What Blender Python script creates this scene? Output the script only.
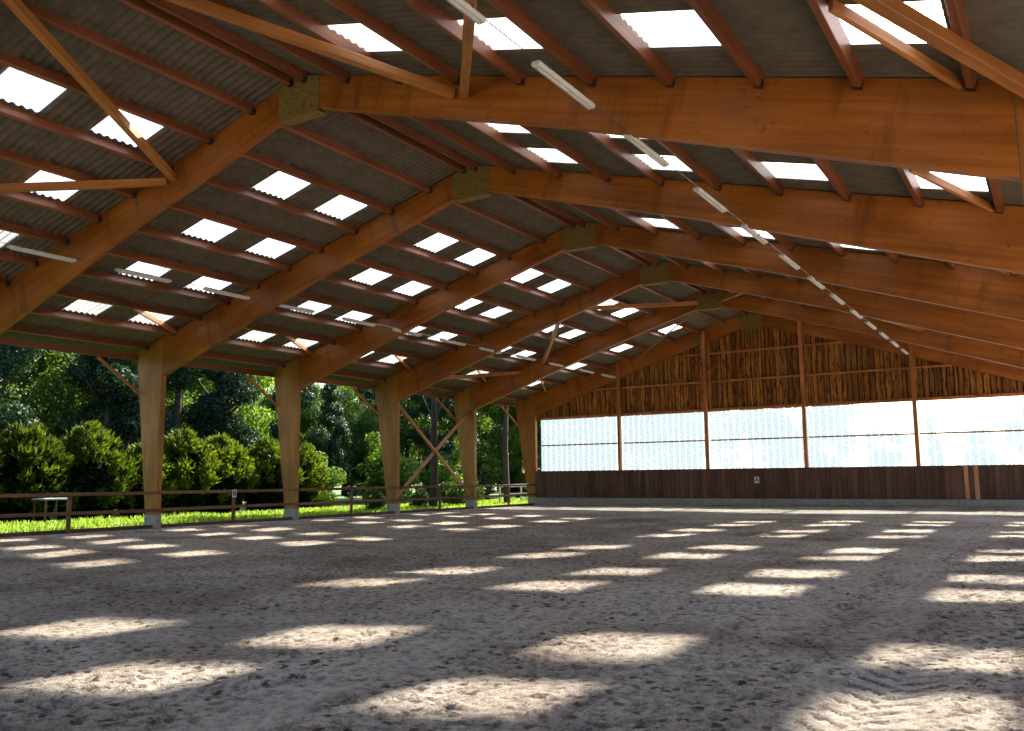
import bpy, bmesh, math, random
import numpy as np
from mathutils import Matrix, Vector
random.seed(7); rng = np.random.default_rng(7)
for o in list(bpy.data.objects): bpy.data.objects.remove(o)
scene = bpy.context.scene
COL = scene.collection

# ------------------------------------------------------------------ camera
cam_d = bpy.data.cameras.new('camera'); cam = bpy.data.objects.new('camera', cam_d); COL.objects.link(cam)
cam_d.sensor_width = 36.0; cam_d.lens = 864.416 * 36.0 / 1024.0
cam_d.clip_start = 0.05; cam_d.clip_end = 1000
YAW, PITCH, ROLL = 0.560476, 0.129799, -0.009258
def cam_axes():
    f = Vector((-math.sin(YAW) * math.cos(PITCH), math.cos(YAW) * math.cos(PITCH), math.sin(PITCH)))
    rt = Vector((math.cos(YAW), math.sin(YAW), 0)); up = rt.cross(f)
    R = math.cos(ROLL) * rt + math.sin(ROLL) * up
    U = -math.sin(ROLL) * rt + math.cos(ROLL) * up
    return R, U, f
R_, U_, F_ = cam_axes()
M = Matrix.Identity(4)
for i in range(3):
    M[i][0] = R_[i]; M[i][1] = U_[i]; M[i][2] = -F_[i]
M.translation = (12.303, -11.788, 1.4825)
cam.matrix_world = M
scene.camera = cam

# ------------------------------------------------------------------ sky, sun, exposure
SUN_L = Vector((0.05, -1.27, -1.0)).normalized()        # the way the sunlight travels
world = bpy.data.worlds.new('world'); scene.world = world; world.use_nodes = True
wn = world.node_tree; wn.nodes.clear()
sky = wn.nodes.new('ShaderNodeTexSky'); sky.sky_type = 'NISHITA'; sky.sun_disc = False
sky.sun_elevation = math.asin(-SUN_L.z); sky.sun_rotation = math.atan2(-SUN_L.x, -SUN_L.y)
sky.air_density = 1.0; sky.dust_density = 3.0; sky.ozone_density = 1.0
bg = wn.nodes.new('ShaderNodeBackground'); bg.inputs['Strength'].default_value = 0.22
wo = wn.nodes.new('ShaderNodeOutputWorld')
wn.links.new(sky.outputs[0], bg.inputs[0]); wn.links.new(bg.outputs[0], wo.inputs[0])
sun_d = bpy.data.lights.new('sun', 'SUN'); sun = bpy.data.objects.new('sun', sun_d); COL.objects.link(sun)
sun_d.energy = 12.5; sun_d.angle = math.radians(1.5); sun_d.color = (1.0, 0.93, 0.80)
sun.rotation_euler = SUN_L.to_track_quat('-Z', 'Y').to_euler(); sun.location = (0, 60, 50)
scene.view_settings.view_transform = 'Standard'; scene.view_settings.look = 'None'
scene.view_settings.gamma = 1.0; scene.view_settings.use_curve_mapping = False
scene.view_settings.exposure = 0.97

# ------------------------------------------------------------------ materials
def new_mat(name):
    m = bpy.data.materials.new(name); m.use_nodes = True
    nt = m.node_tree; nt.nodes.clear()
    out = nt.nodes.new('ShaderNodeOutputMaterial')
    return m, nt, out
def N(nt, t, **kw):
    n = nt.nodes.new(t)
    for k, v in kw.items():
        if k.startswith('i_'): n.inputs[k[2:].replace('_', ' ')].default_value = v
        else: setattr(n, k, v)
    return n
def ramp(nt, src, stops):
    r = nt.nodes.new('ShaderNodeValToRGB'); e = r.color_ramp.elements
    while len(e) < len(stops): e.new(0.5)
    for el, (p, c) in zip(e, stops): el.position = p; el.color = (*c, 1) if len(c) == 3 else c
    nt.links.new(src, r.inputs[0]); return r.outputs[0]
def mixc(nt, fac, a, b, mode='MIX'):
    n = nt.nodes.new('ShaderNodeMix'); n.data_type = 'RGBA'; n.blend_type = mode
    for sock, v in ((n.inputs[0], fac), (n.inputs[6], a), (n.inputs[7], b)):
        if hasattr(v, 'is_output'): nt.links.new(v, sock)
        elif isinstance(v, (int, float)): sock.default_value = v
        else: sock.default_value = (*v, 1)
    return n.outputs[2]
def wood(name, dark, light, axis, grain=1.0, spots=0.0, rough=0.6, rnd=0.25, spec=0.3, bump=0.15, streak=0.0, knots=None):
    """grain runs along local axis; spots = amount of dark stains"""
    m, nt, out = new_mat(name); L = nt.links.new
    tc = N(nt, 'ShaderNodeTexCoord'); oi = N(nt, 'ShaderNodeObjectInfo')
    mp = N(nt, 'ShaderNodeMapping'); sc = [14 * grain] * 3; sc[axis] = 0.55 * grain; mp.inputs['Scale'].default_value = sc
    add = N(nt, 'ShaderNodeVectorMath', operation='ADD'); L(tc.outputs['Object'], add.inputs[0])
    ml = N(nt, 'ShaderNodeVectorMath', operation='SCALE'); ml.inputs[0].default_value = (31, 17, 23); L(oi.outputs['Random'], ml.inputs['Scale'])
    L(ml.outputs[0], add.inputs[1]); L(add.outputs[0], mp.inputs[0])
    n1 = N(nt, 'ShaderNodeTexNoise', i_Scale=1.0, i_Detail=5.0, i_Roughness=0.6); L(mp.outputs[0], n1.inputs['Vector'])
    c = ramp(nt, n1.outputs[0], [(0.3, dark), (0.7, light)])
    mp2 = N(nt, 'ShaderNodeMapping'); s2 = [1.6] * 3; s2[axis] = 0.5; mp2.inputs['Scale'].default_value = s2; L(add.outputs[0], mp2.inputs[0])
    n2 = N(nt, 'ShaderNodeTexNoise', i_Scale=1.0, i_Detail=3.0); L(mp2.outputs[0], n2.inputs['Vector'])
    tone = ramp(nt, n2.outputs[0], [(0.32, (0.62, 0.58, 0.55)), (0.66, (1.12, 1.12, 1.12))])
    c = mixc(nt, 0.8, c, tone, 'MULTIPLY')
    if spots:
        n3 = N(nt, 'ShaderNodeTexNoise', i_Scale=1.0, i_Detail=4.0, i_Roughness=0.7)
        mpk = N(nt, 'ShaderNodeMapping'); mpk.inputs['Scale'].default_value = knots or (7, 7, 7); L(add.outputs[0], mpk.inputs[0]); L(mpk.outputs[0], n3.inputs['Vector'])
        sp = ramp(nt, n3.outputs[0], [(0.52 if knots else 0.60, (0, 0, 0)), (0.64 if knots else 0.74, (1, 1, 1))])
        k = N(nt, 'ShaderNodeMath', operation='MULTIPLY'); k.inputs[1].default_value = spots; L(sp, k.inputs[0])
        c = mixc(nt, k.outputs[0], c, [v * 0.35 for v in dark])
    if streak:                                               # water stains running down the faces
        mp3 = N(nt, 'ShaderNodeMapping'); mp3.inputs['Scale'].default_value = (2.6, 2.6, 0.35); L(add.outputs[0], mp3.inputs[0])
        n4 = N(nt, 'ShaderNodeTexNoise', i_Scale=1.0, i_Detail=5.0, i_Roughness=0.6); L(mp3.outputs[0], n4.inputs['Vector'])
        sp = ramp(nt, n4.outputs[0], [(0.56, (0, 0, 0)), (0.70, (1, 1, 1))])
        k = N(nt, 'ShaderNodeMath', operation='MULTIPLY'); k.inputs[1].default_value = streak; L(sp, k.inputs[0])
        c = mixc(nt, k.outputs[0], c, [v * 0.45 for v in dark])
    # each piece a little lighter or darker
    r = N(nt, 'ShaderNodeMapRange'); r.inputs['To Min'].default_value = 1 - rnd; r.inputs['To Max'].default_value = 1 + rnd; L(oi.outputs['Random'], r.inputs[0])
    sv = N(nt, 'ShaderNodeVectorMath', operation='SCALE'); L(c, sv.inputs[0]); L(r.outputs[0], sv.inputs['Scale'])
    b = N(nt, 'ShaderNodeBsdfPrincipled'); b.inputs['Roughness'].default_value = rough; b.inputs['Specular IOR Level'].default_value = spec
    L(sv.outputs[0], b.inputs['Base Color'])
    bp = N(nt, 'ShaderNodeBump'); bp.inputs['Strength'].default_value = bump; bp.inputs['Distance'].default_value = 0.01
    L(n1.outputs[0], bp.inputs['Height']); L(bp.outputs[0], b.inputs['Normal'])
    L(b.outputs[0], out.inputs[0]); return m
def plain(name, color, rough=0.6, noise=0.0, scale=6.0, spec=0.3, metal=0.0, bump=0.0):
    m, nt, out = new_mat(name); L = nt.links.new
    b = N(nt, 'ShaderNodeBsdfPrincipled'); b.inputs['Roughness'].default_value = rough; b.inputs['Specular IOR Level'].default_value = spec; b.inputs['Metallic'].default_value = metal
    tc = N(nt, 'ShaderNodeTexCoord'); n1 = N(nt, 'ShaderNodeTexNoise', i_Scale=scale, i_Detail=5.0, i_Roughness=0.65); L(tc.outputs['Object'], n1.inputs['Vector'])
    c = ramp(nt, n1.outputs[0], [(0.3, [v * (1 - noise) for v in color]), (0.7, [v * (1 + noise) for v in color])])
    L(c, b.inputs['Base Color'])
    if bump:
        bp = N(nt, 'ShaderNodeBump'); bp.inputs['Strength'].default_value = bump; bp.inputs['Distance'].default_value = 0.02; L(n1.outputs[0], bp.inputs['Height']); L(bp.outputs[0], b.inputs['Normal'])
    L(b.outputs[0], out.inputs[0]); return m
def foliage(name, c0, c1, trans=0.45):
    m, nt, out = new_mat(name); L = nt.links.new
    g = N(nt, 'ShaderNodeNewGeometry'); oi = N(nt, 'ShaderNodeObjectInfo')
    c = ramp(nt, g.outputs['Random Per Island'], [(0.0, c0), (1.0, c1)])
    r = N(nt, 'ShaderNodeMapRange'); r.inputs['To Min'].default_value = 0.7; r.inputs['To Max'].default_value = 1.3; L(oi.outputs['Random'], r.inputs[0])
    sv = N(nt, 'ShaderNodeVectorMath', operation='SCALE'); L(c, sv.inputs[0]); L(r.outputs[0], sv.inputs['Scale'])
    d = N(nt, 'ShaderNodeBsdfPrincipled'); d.inputs['Roughness'].default_value = 0.55; d.inputs['Specular IOR Level'].default_value = 0.18; L(sv.outputs[0], d.inputs['Base Color'])
    t = N(nt, 'ShaderNodeBsdfTranslucent'); tcol = mixc(nt, 1.0, sv.outputs[0], (1.5, 1.45, 0.55), 'MULTIPLY'); L(tcol, t.inputs[0])
    mx = N(nt, 'ShaderNodeMixShader'); mx.inputs[0].default_value = trans; L(d.outputs[0], mx.inputs[1]); L(t.outputs[0], mx.inputs[2]); L(mx.outputs[0], out.inputs[0]); return m
def clear_sheet(name, tint, mixt, dirt=0.2, milk=None):
    """translucent corrugated plastic: part see-through, part milky"""
    m, nt, out = new_mat(name); L = nt.links.new
    tr = N(nt, 'ShaderNodeBsdfTransparent'); tl = N(nt, 'ShaderNodeBsdfTranslucent'); gl = N(nt, 'ShaderNodeBsdfGlossy'); gl.inputs['Roughness'].default_value = 0.2
    tc = N(nt, 'ShaderNodeTexCoord'); n1 = N(nt, 'ShaderNodeTexNoise', i_Scale=2.5, i_Detail=4.0); L(tc.outputs['Object'], n1.inputs['Vector'])
    c = ramp(nt, n1.outputs[0], [(0.3, [v * (1 - dirt) for v in tint]), (0.65, tint)])
    L(c, tr.inputs[0])
    if milk: tl.inputs[0].default_value = (*milk, 1)
    else: L(c, tl.inputs[0])
    mx = N(nt, 'ShaderNodeMixShader'); mx.inputs[0].default_value = mixt; L(tr.outputs[0], mx.inputs[1]); L(tl.outputs[0], mx.inputs[2])
    mg = N(nt, 'ShaderNodeMixShader'); mg.inputs[0].default_value = 0.04; L(mx.outputs[0], mg.inputs[1]); L(gl.outputs[0], mg.inputs[2])
    L(mg.outputs[0], out.inputs[0]); return m

M_GLU = wood('glulam_along_x', (0.27, 0.076, 0.008), (0.42, 0.134, 0.016), 0, grain=0.7, streak=0.6, spots=0.7, rough=0.5, rnd=0.08)
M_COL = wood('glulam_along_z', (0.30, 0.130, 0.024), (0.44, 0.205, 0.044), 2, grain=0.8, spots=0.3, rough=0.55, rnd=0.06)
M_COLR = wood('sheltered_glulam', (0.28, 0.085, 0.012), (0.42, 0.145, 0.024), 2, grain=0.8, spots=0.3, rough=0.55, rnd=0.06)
M_PUR = wood('purlin_timber', (0.170, 0.050, 0.017), (0.30, 0.098, 0.034), 1, grain=1.6, spots=0.5, rough=0.42, rnd=0.2, spec=0.5)
M_BRC = wood('brace_timber', (0.36, 0.125, 0.028), (0.52, 0.21, 0.055), 1, grain=1.4, spots=0.6, rough=0.5, rnd=0.15, spec=0.4)
M_OSB = plain('perforated_ply', (0.21, 0.135, 0.035), 0.7, noise=0.45, scale=22, bump=0.2)
M_SLAB = wood('slab_board', (0.080, 0.027, 0.005), (0.56, 0.225, 0.040), 2, grain=1.3, knots=(11, 11, 2.2), spots=1.0, rough=0.75, rnd=0.4)
M_BACK = plain('light_stop_backing', (0.035, 0.018, 0.008), 0.9, noise=0.3)
M_LOW = wood('kick_board', (0.075, 0.038, 0.026), (0.135, 0.072, 0.050), 2, grain=1.0, spots=0.7, rough=0.7, rnd=0.3)
M_PALE = wood('new_board', (0.44, 0.21, 0.11), (0.60, 0.32, 0.18), 2, grain=1.0, spots=0.2, rough=0.7, rnd=0.05)
M_GPOST = wood('gable_timber', (0.36, 0.12, 0.03), (0.56, 0.21, 0.06), 2, grain=1.2, spots=0.3, rough=0.6, rnd=0.15)
M_FENCE = wood('fence_timber', (0.10, 0.050, 0.023), (0.20, 0.105, 0.050), 1, grain=1.5, spots=0.4, rough=0.75, rnd=0.2)
M_SHEET = plain('fibre_cement', (0.130, 0.104, 0.072), 0.85, noise=0.28, scale=3.0, bump=0.1)
M_SKYL = clear_sheet('skylight_plastic', (0.93, 0.95, 0.97), 0.16)
M_PANE = clear_sheet('window_plastic', (0.55, 0.63, 0.70), 0.15, dirt=0.25, milk=(0.62, 0.80, 1.0))
M_RIB = clear_sheet('window_rib', (0.86, 0.92, 0.96), 0.34, dirt=0.05, milk=(0.80, 0.92, 1.0))
M_CONC = plain('concrete', (0.30, 0.285, 0.25), 0.9, noise=0.25, scale=5, bump=0.2)
M_STEEL = plain('galvanised_hanger', (0.05, 0.05, 0.05), 0.5, noise=0.2, metal=0.6)
M_LAMP = plain('lamp_housing', (0.62, 0.58, 0.52), 0.5, noise=0.1)
M_LAMPD = plain('lamp_clip', (0.10, 0.09, 0.08), 0.5, noise=0.1)
M_WIRE = plain('cable', (0.06, 0.055, 0.05), 0.6)
M_SIGN = plain('sign_plate', (0.62, 0.60, 0.58), 0.5, noise=0.1)
M_INK = plain('sign_ink', (0.015, 0.015, 0.015), 0.6)
M_BARK = plain('bark', (0.055, 0.045, 0.035), 0.9, noise=0.5, scale=8, bump=0.5)
M_LEAF = [foliage('leaf_fresh', (0.028, 0.075, 0.010), (0.13, 0.21, 0.035), 0.45),
          foliage('leaf_dark', (0.008, 0.028, 0.014), (0.028, 0.062, 0.034), 0.25),
          foliage('leaf_mid', (0.015, 0.048, 0.010), (0.062, 0.115, 0.026), 0.4)]
M_THUJA = foliage('thuja_spray', (0.012, 0.036, 0.004), (0.125, 0.165, 0.018), 0.30)
M_CORE = plain('shrub_inner_shade', (0.006, 0.013, 0.005), 0.9, spec=0.05)
M_GRASS = foliage('grass_blade', (0.10, 0.19, 0.026), (0.24, 0.33, 0.085), 0.40)
M_TURF = plain('turf', (0.07, 0.13, 0.03), 0.95, noise=0.5, scale=1.5, bump=0.3)
M_BOUNCE = plain('bounce_gravel', (0.36, 0.32, 0.27), 0.95, noise=0.2, scale=4, bump=0.3)
M_TABLE = plain('weathered_table', (0.30, 0.36, 0.42), 0.6, noise=0.2)
M_PADD = wood('paddock_rail', (0.42, 0.38, 0.33), (0.62, 0.58, 0.52), 1, rough=0.8)

def sand_mat():
    m, nt, out = new_mat('riding_sand'); L = nt.links.new
    tc = N(nt, 'ShaderNodeTexCoord')
    n1 = N(nt, 'ShaderNodeTexNoise', i_Scale=0.35, i_Detail=6.0, i_Roughness=0.62, i_Distortion=0.6); L(tc.outputs['Object'], n1.inputs['Vector'])
    n2 = N(nt, 'ShaderNodeTexNoise', i_Scale=11.0, i_Detail=7.0, i_Roughness=0.75); L(tc.outputs['Object'], n2.inputs['Vector'])
    n3 = N(nt, 'ShaderNodeTexNoise', i_Scale=70.0, i_Detail=3.0, i_Roughness=0.7); L(tc.outputs['Object'], n3.inputs['Vector'])
    c1 = ramp(nt, n1.outputs[0], [(0.36, (0.33, 0.26, 0.205)), (0.50, (0.51, 0.43, 0.352)), (0.64, (0.63, 0.55, 0.465))])
    c2 = ramp(nt, n2.outputs[0], [(0.38, (0.26, 0.21, 0.18)), (0.53, (1, 1, 1))])
    c = mixc(nt, 0.8, c1, c2, 'MULTIPLY')
    c3 = ramp(nt, n3.outputs[0], [(0.36, (0.25, 0.2, 0.17)), (0.52, (1, 1, 1))])
    c = mixc(nt, 0.6, c, c3, 'MULTIPLY')
    wv = N(nt, 'ShaderNodeTexVoronoi', i_Scale=6.5); L(tc.outputs['Object'], wv.inputs['Vector'])   # small scuffs and prints of dug soil
    wv.inputs['Randomness'].default_value = 1.0
    nw = N(nt, 'ShaderNodeMath', operation='MULTIPLY_ADD'); nw.inputs[1].default_value = 0.55; L(n2.outputs[0], nw.inputs[0]); L(wv.outputs['Distance'], nw.inputs[2])
    sc = ramp(nt, nw.outputs[0], [(0.46, (0.17, 0.13, 0.105)), (0.55, (1, 1, 1))])
    c = mixc(nt, 0.85, c, sc, 'MULTIPLY')
    ar = N(nt, 'ShaderNodeAttribute', attribute_name='rolled')     # dry fine sand, pressed smooth by wheels
    fr = N(nt, 'ShaderNodeMath', operation='MULTIPLY'); fr.inputs[1].default_value = 0.42; L(ar.outputs['Fac'], fr.inputs[0])
    c = mixc(nt, fr.outputs[0], c, (0.54, 0.47, 0.40))
    at = N(nt, 'ShaderNodeAttribute', attribute_name='soil_shade')      # dug-over, darker soil in prints; tread grooves get painted shade
    c = mixc(nt, at.outputs['Fac'], c, (0.075, 0.052, 0.038))
    b = N(nt, 'ShaderNodeBsdfPrincipled'); b.inputs['Roughness'].default_value = 0.95; b.inputs['Specular IOR Level'].default_value = 0.1
    L(c, b.inputs['Base Color'])
    ad = N(nt, 'ShaderNodeMath', operation='MULTIPLY_ADD'); ad.inputs[1].default_value = 0.35; L(n3.outputs[0], ad.inputs[0]); L(n2.outputs[0], ad.inputs[2])
    bp = N(nt, 'ShaderNodeBump'); bp.inputs['Strength'].default_value = 1.0; bp.inputs['Distance'].default_value = 0.05
    L(ad.outputs[0], bp.inputs['Height']); L(bp.outputs[0], b.inputs['Normal'])
    L(b.outputs[0], out.inputs[0]); return m
M_SAND = sand_mat()

# ------------------------------------------------------------------ helpers
def link(o, parent=None):
    COL.objects.link(o)
    if parent is not None: o.parent = parent
    return o
def mesh_obj(name, me, mat=None, parent=None):
    if mat is not None and not me.materials: me.materials.append(mat)
    return link(bpy.data.objects.new(name, me), parent)
def py_mesh(name, verts, faces, mat=None, smooth=False):
    me = bpy.data.meshes.new(name); me.from_pydata([tuple(v) for v in verts], [], faces); me.update()
    if mat is not None: me.materials.append(mat)
    if smooth: me.polygons.foreach_set('use_smooth', [True] * len(me.polygons))
    return me
def quads_mesh(name, V, mat):
    """V: (n,4,3) array of separate quads"""
    n = len(V); me = bpy.data.meshes.new(name)
    me.vertices.add(n * 4); me.loops.add(n * 4); me.polygons.add(n)
    me.vertices.foreach_set('co', np.ascontiguousarray(V, dtype=np.float32).ravel())
    me.loops.foreach_set('vertex_index', np.arange(n * 4, dtype=np.int32))
    me.polygons.foreach_set('loop_start', np.arange(0, n * 4, 4, dtype=np.int32))
    me.update(calc_edges=True); me.materials.append(mat); return me
def empty(name, loc=(0, 0, 0)):
    o = bpy.data.objects.new(name, None); COL.objects.link(o); o.location = loc; o.empty_display_size = 0.3; return o
def tag(o, label, cat, group=None):
    o['label'] = label; o['category'] = cat
    if group: o['group'] = group
    return o
def struct(o, label=None):
    o['kind'] = 'structure'
    if label: o['label'] = label
    return o
def bm_box(bm, x0, x1, y0, y1, z0, z1, mtx=None):
    vs = [bm.verts.new(Vector(p) if mtx is None else mtx @ Vector(p)) for p in
          ((x0, y0, z0), (x1, y0, z0), (x1, y1, z0), (x0, y1, z0), (x0, y0, z1), (x1, y0, z1), (x1, y1, z1), (x0, y1, z1))]
    for f in ((3, 2, 1, 0), (4, 5, 6, 7), (0, 1, 5, 4), (1, 2, 6, 5), (2, 3, 7, 6), (3, 0, 4, 7)): bm.faces.new([vs[i] for i in f])
def bm_mesh(bm, name, mat=None, bevel=0.0, smooth=False):
    if bevel: bmesh.ops.bevel(bm, geom=list(bm.edges), offset=bevel, segments=1, affect='EDGES', clamp_overlap=True)
    bmesh.ops.recalc_face_normals(bm, faces=bm.faces)
    me = bpy.data.meshes.new(name); bm.to_mesh(me); bm.free()
    if mat is not None: me.materials.append(mat)
    if smooth: me.polygons.foreach_set('use_smooth', [True] * len(me.polygons))
    return me
def box_mesh(name, sx, sy, sz, mat, bevel=0.008):
    bm = bmesh.new(); bm_box(bm, -sx / 2, sx / 2, -sy / 2, sy / 2, -sz / 2, sz / 2); return bm_mesh(bm, name, mat, bevel)
def prism_xz(name, pts, y0, y1, mat, bevel=0.0):
    """polygon in the XZ plane extruded from y0 to y1"""
    bm = bmesh.new(); a = [bm.verts.new((x, y0, z)) for x, z in pts]; b = [bm.verts.new((x, y1, z)) for x, z in pts]; n = len(pts)
    bm.faces.new(a); bm.faces.new(b[::-1])
    for i in range(n): bm.faces.new((a[i], a[(i + 1) % n], b[(i + 1) % n], b[i]))
    return bm_mesh(bm, name, mat, bevel)
def timber(name, p0, p1, w, h, mat, parent=None, up=Vector((0, 0, 1))):
    """a squared timber from p0 to p1; local Y runs along it, h is measured along up"""
    p0, p1 = Vector(p0), Vector(p1); d = p1 - p0; L = d.length; y = d / L
    x = y.cross(up).normalized(); z = x.cross(y)
    o = mesh_obj(name, box_mesh(name, w, L, h, mat, 0.006), None, parent)
    mt = Matrix((x, y, z)).transposed().to_4x4(); mt.translation = (p0 + p1) / 2; o.matrix_world = mt
    return o
def tube_mesh(name, path, radii, mat, seg=8, smooth=True):
    vs, fs = [], []
    for i, (p, r) in enumerate(zip(path, radii)):
        p = Vector(p); t = (Vector(path[min(i + 1, len(path) - 1)]) - Vector(path[max(i - 1, 0)])).normalized()
        a = t.cross(Vector((0.31, 0.95, 0.05))).normalized(); b = t.cross(a)
        for k in range(seg):
            an = 2 * math.pi * k / seg; vs.append(p + a * math.cos(an) * r + b * math.sin(an) * r)
    for i in range(len(path) - 1):
        for k in range(seg): fs.append((i * seg + k, i * seg + (k + 1) % seg, (i + 1) * seg + (k + 1) % seg, (i + 1) * seg + k))
    fs.append(tuple(range(seg))[::-1]); fs.append(tuple((len(path) - 1) * seg + k for k in range(seg)))
    return py_mesh(name, vs, fs, mat, smooth)

# ------------------------------------------------------------------ measures of the hall (metres)
BAY = 6.0; FR_Y = [k * BAY for k in range(-2, 6)]        # eight frames, the last one carries the gable wall
XINS = {-1: 12.35, 1: 12.17}; XIN = 12.35; XOUT0 = 12.82; XOUT1 = 13.62               # column: inner face, outer face at foot and at knee
SL = 0.2719; ZP = 9.382                                 # underside of the purlins: ZP - SL*x
ANG = math.atan(SL); PD = 0.235; SHT = 0.170                         # roof pitch, purlin depth
ROW = 1.305
def z_pur(x): return ZP - SL * abs(x)
def z_top(x): return z_pur(x) + SHT / math.cos(ANG)       # underside of the sheets
def z_raf(x): x = abs(x); return 8.905 - 0.303 * x if x < 5.85 else 8.905 - 0.303 * 5.85 - 0.338 * (x - 5.85)
RT = 0.20                                               # rafter thickness
ORD = ['first', 'second', 'third', 'fourth', 'fifth', 'sixth', 'seventh', 'eighth', 'ninth', 'tenth', 'eleventh', 'twelfth', 'thirteenth', 'fourteenth']
SIDE = {-1: 'fence-side', 1: 'open-side'}

# ------------------------------------------------------------------ floor of riding sand
def vnoise(x, y, seed):
    r = np.random.default_rng(seed); G = r.random((257, 257)).astype(np.float32)
    xi = np.floor(x).astype(int); yi = np.floor(y).astype(int); fx = x - xi; fy = y - yi
    fx = fx * fx * (3 - 2 * fx); fy = fy * fy * (3 - 2 * fy)
    a = G[xi % 256, yi % 256]; b = G[(xi + 1) % 256, yi % 256]; c = G[xi % 256, (yi + 1) % 256]; d = G[(xi + 1) % 256, (yi + 1) % 256]
    return (a * (1 - fx) + b * fx) * (1 - fy) + (c * (1 - fx) + d * fx) * fy - 0.5
def graded(lo, fine0, fine1, hi, step, grow, smax):
    """coordinates with small steps between fine0 and fine1 that grow outwards"""
    mid = list(np.arange(fine0, fine1, step)); up = []; s = step; v = mid[-1]
    while v < hi: s = min(s * grow, smax); v += s; up.append(min(v, hi))
    dn = []; s = step; v = fine0
    while v > lo: s = min(s * grow, smax); v -= s; dn.append(max(v, lo))
    return np.array(dn[::-1] + mid + up)
def build_floor():
    xs = graded(-12.5, 2.0, 12.6, 14.2, 0.030, 1.010, 0.14); ys = graded(-14.0, -8.6, 2.0, 29.95, 0.030, 1.0065, 0.20)
    X, Y = np.meshgrid(xs, ys, indexing='ij'); Z = np.zeros_like(X); D = np.zeros_like(X)
    Z += 0.05 * vnoise(X * 0.35, Y * 0.35, 1) + 0.035 * vnoise(X * 1.1, Y * 1.1, 2)
    # churned ground: rougher in patches
    rough = np.clip(vnoise(X * 0.30 + 3, Y * 0.22, 3) * 2.4 + 0.55, 0.12, 1.0)
    for fr, am, sd in ((3.1, 0.013, 4), (7.0, 0.013, 5), (14.0, 0.011, 6)):
        n = vnoise(X * fr + 0.4 * fr * vnoise(X * 0.8, Y * 0.8, 9), Y * fr, sd); Z += am * rough * (np.abs(n) * -2 + 0.4)
    # raked furrows running with the long axis
    Z += 0.010 * np.sin(X * 9 + 2.5 * vnoise(X * 0.5, Y * 0.15, 11) * 6) * np.clip(vnoise(X * 0.4, Y * 0.12, 12) + 0.35, 0, 1)
    # hoof prints
    r = np.random.default_rng(5)
    def stamp(cx, cy, rad, dep, el, an, rim=0.35, dark=0.0):
        i0, i1 = np.searchsorted(xs, (cx - 2.5 * rad, cx + 2.5 * rad)); j0, j1 = np.searchsorted(ys, (cy - 2.5 * rad, cy + 2.5 * rad))
        if i1 <= i0 or j1 <= j0: return
        x = X[i0:i1, j0:j1] - cx; y = Y[i0:i1, j0:j1] - cy
        u = (x * math.cos(an) + y * math.sin(an)) / rad; v = (-x * math.sin(an) + y * math.cos(an)) / (rad * el); q = np.sqrt(u * u + v * v)
        Z[i0:i1, j0:j1] += -dep * np.clip(1.15 - q, 0, 1) ** 0.7 + rim * dep * np.exp(-((q - 1.35) / 0.32) ** 2)
        if dark: D[i0:i1, j0:j1] = np.maximum(D[i0:i1, j0:j1], dark * np.clip(1.3 - q, 0, 1))
    for _ in range(9500):
        cy = -9.0 + 28 * r.random() ** 1.5; cx = 12.4 - 25 * r.random() ** 1.15; far = max(0.0, cy) * 0.002
        stamp(cx, cy, r.uniform(0.030, 0.062) + far, r.uniform(0.012, 0.036), r.uniform(0.6, 1.4), r.uniform(0, 3.1), 0.35, r.uniform(0.2, 1.1))
    for _ in range(30000):                                  # clods and pits
        cy = -9.0 + 16 * r.random() ** 1.3; cx = 12.5 - 12 * r.random() ** 1.2
        q = r.uniform(-1, 1); stamp(cx, cy, r.uniform(0.018, 0.040), 0.016 * q, r.uniform(0.6, 1.6), r.uniform(0, 3.1), 0.2, 0.8 * max(q, 0))
    # smooth rolled wheel tracks
    def band(dist, w): return np.clip(1.25 - (dist / w) ** 2, 0, 1)
    P = np.zeros_like(X)
    for cx, cy, rad in ((1.5, -1.0, 5.2), (1.0, -0.5, 6.8), (4.0, 14.0, 6.5)):
        P = np.maximum(P, 0.75 * band(np.abs(np.hypot(X - cx, Y - cy) - rad) + 0.2 * vnoise(X, Y, 31), 0.40))
    for x0, k in ((10.4, -0.02), (8.9, -0.03), (7.2, -0.06), (9.6, 0.01)):
        P = np.maximum(P, 0.8 * band(np.abs(X - x0 - k * Y + 0.8 * vnoise(Y * 0.2, Y * 0 + x0, 33)), 0.32))
    P *= np.clip(0.55 + 1.6 * vnoise(X * 0.5, Y * 0.4, 34), 0, 1)
    Z *= 1 - 0.35 * P; D *= 1 - 0.45 * P
    # wheel track of a tractor: a chevron tread, pressed in near the open side
    xc = 11.18 + 0.055 * (Y + 5.1); T = np.clip(1.6 - np.abs(X - xc) / 0.26, 0, 1) * np.clip((Y + 7.5) * 2, 0, 1) * np.clip((-4.1 - Y) * 2, 0, 1)
    Z = Z * (1 - 0.85 * T) - 0.012 * T; D *= 1 - 0.9 * T; P = np.maximum(P, T * 0.9)
    for k in range(14):
        cy = -7.4 + k * 0.24; cx = 11.18 + 0.055 * (cy + 5.1)
        for sd, sl in ((-1, 0.80), (1, 0.92)):
            off = 0.10 if sd > 0 else 0.0
            for t in np.linspace(0.02, 0.26, 15): stamp(cx + sd * t, cy + off + t * sl, 0.021, 0.045, 1.0, 0, 0.12, 1.3)  # grooves darkened in colour too, as painted shade
    # sand pushed up against the end wall
    Z += 0.16 * np.clip((Y - 27.6) / 2.2, 0, 1) ** 2 * np.clip(0.25 + (X + 12) / 18, 0, 1.3)
    # fades to level at the left-hand edge
    e = np.clip((X + 12.45) / 0.8, 0, 1); Z = Z * e
    me = bpy.data.meshes.new('floor'); nx, ny = X.shape
    co = np.stack([X, Y, Z], -1).reshape(-1, 3).astype(np.float32)
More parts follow.
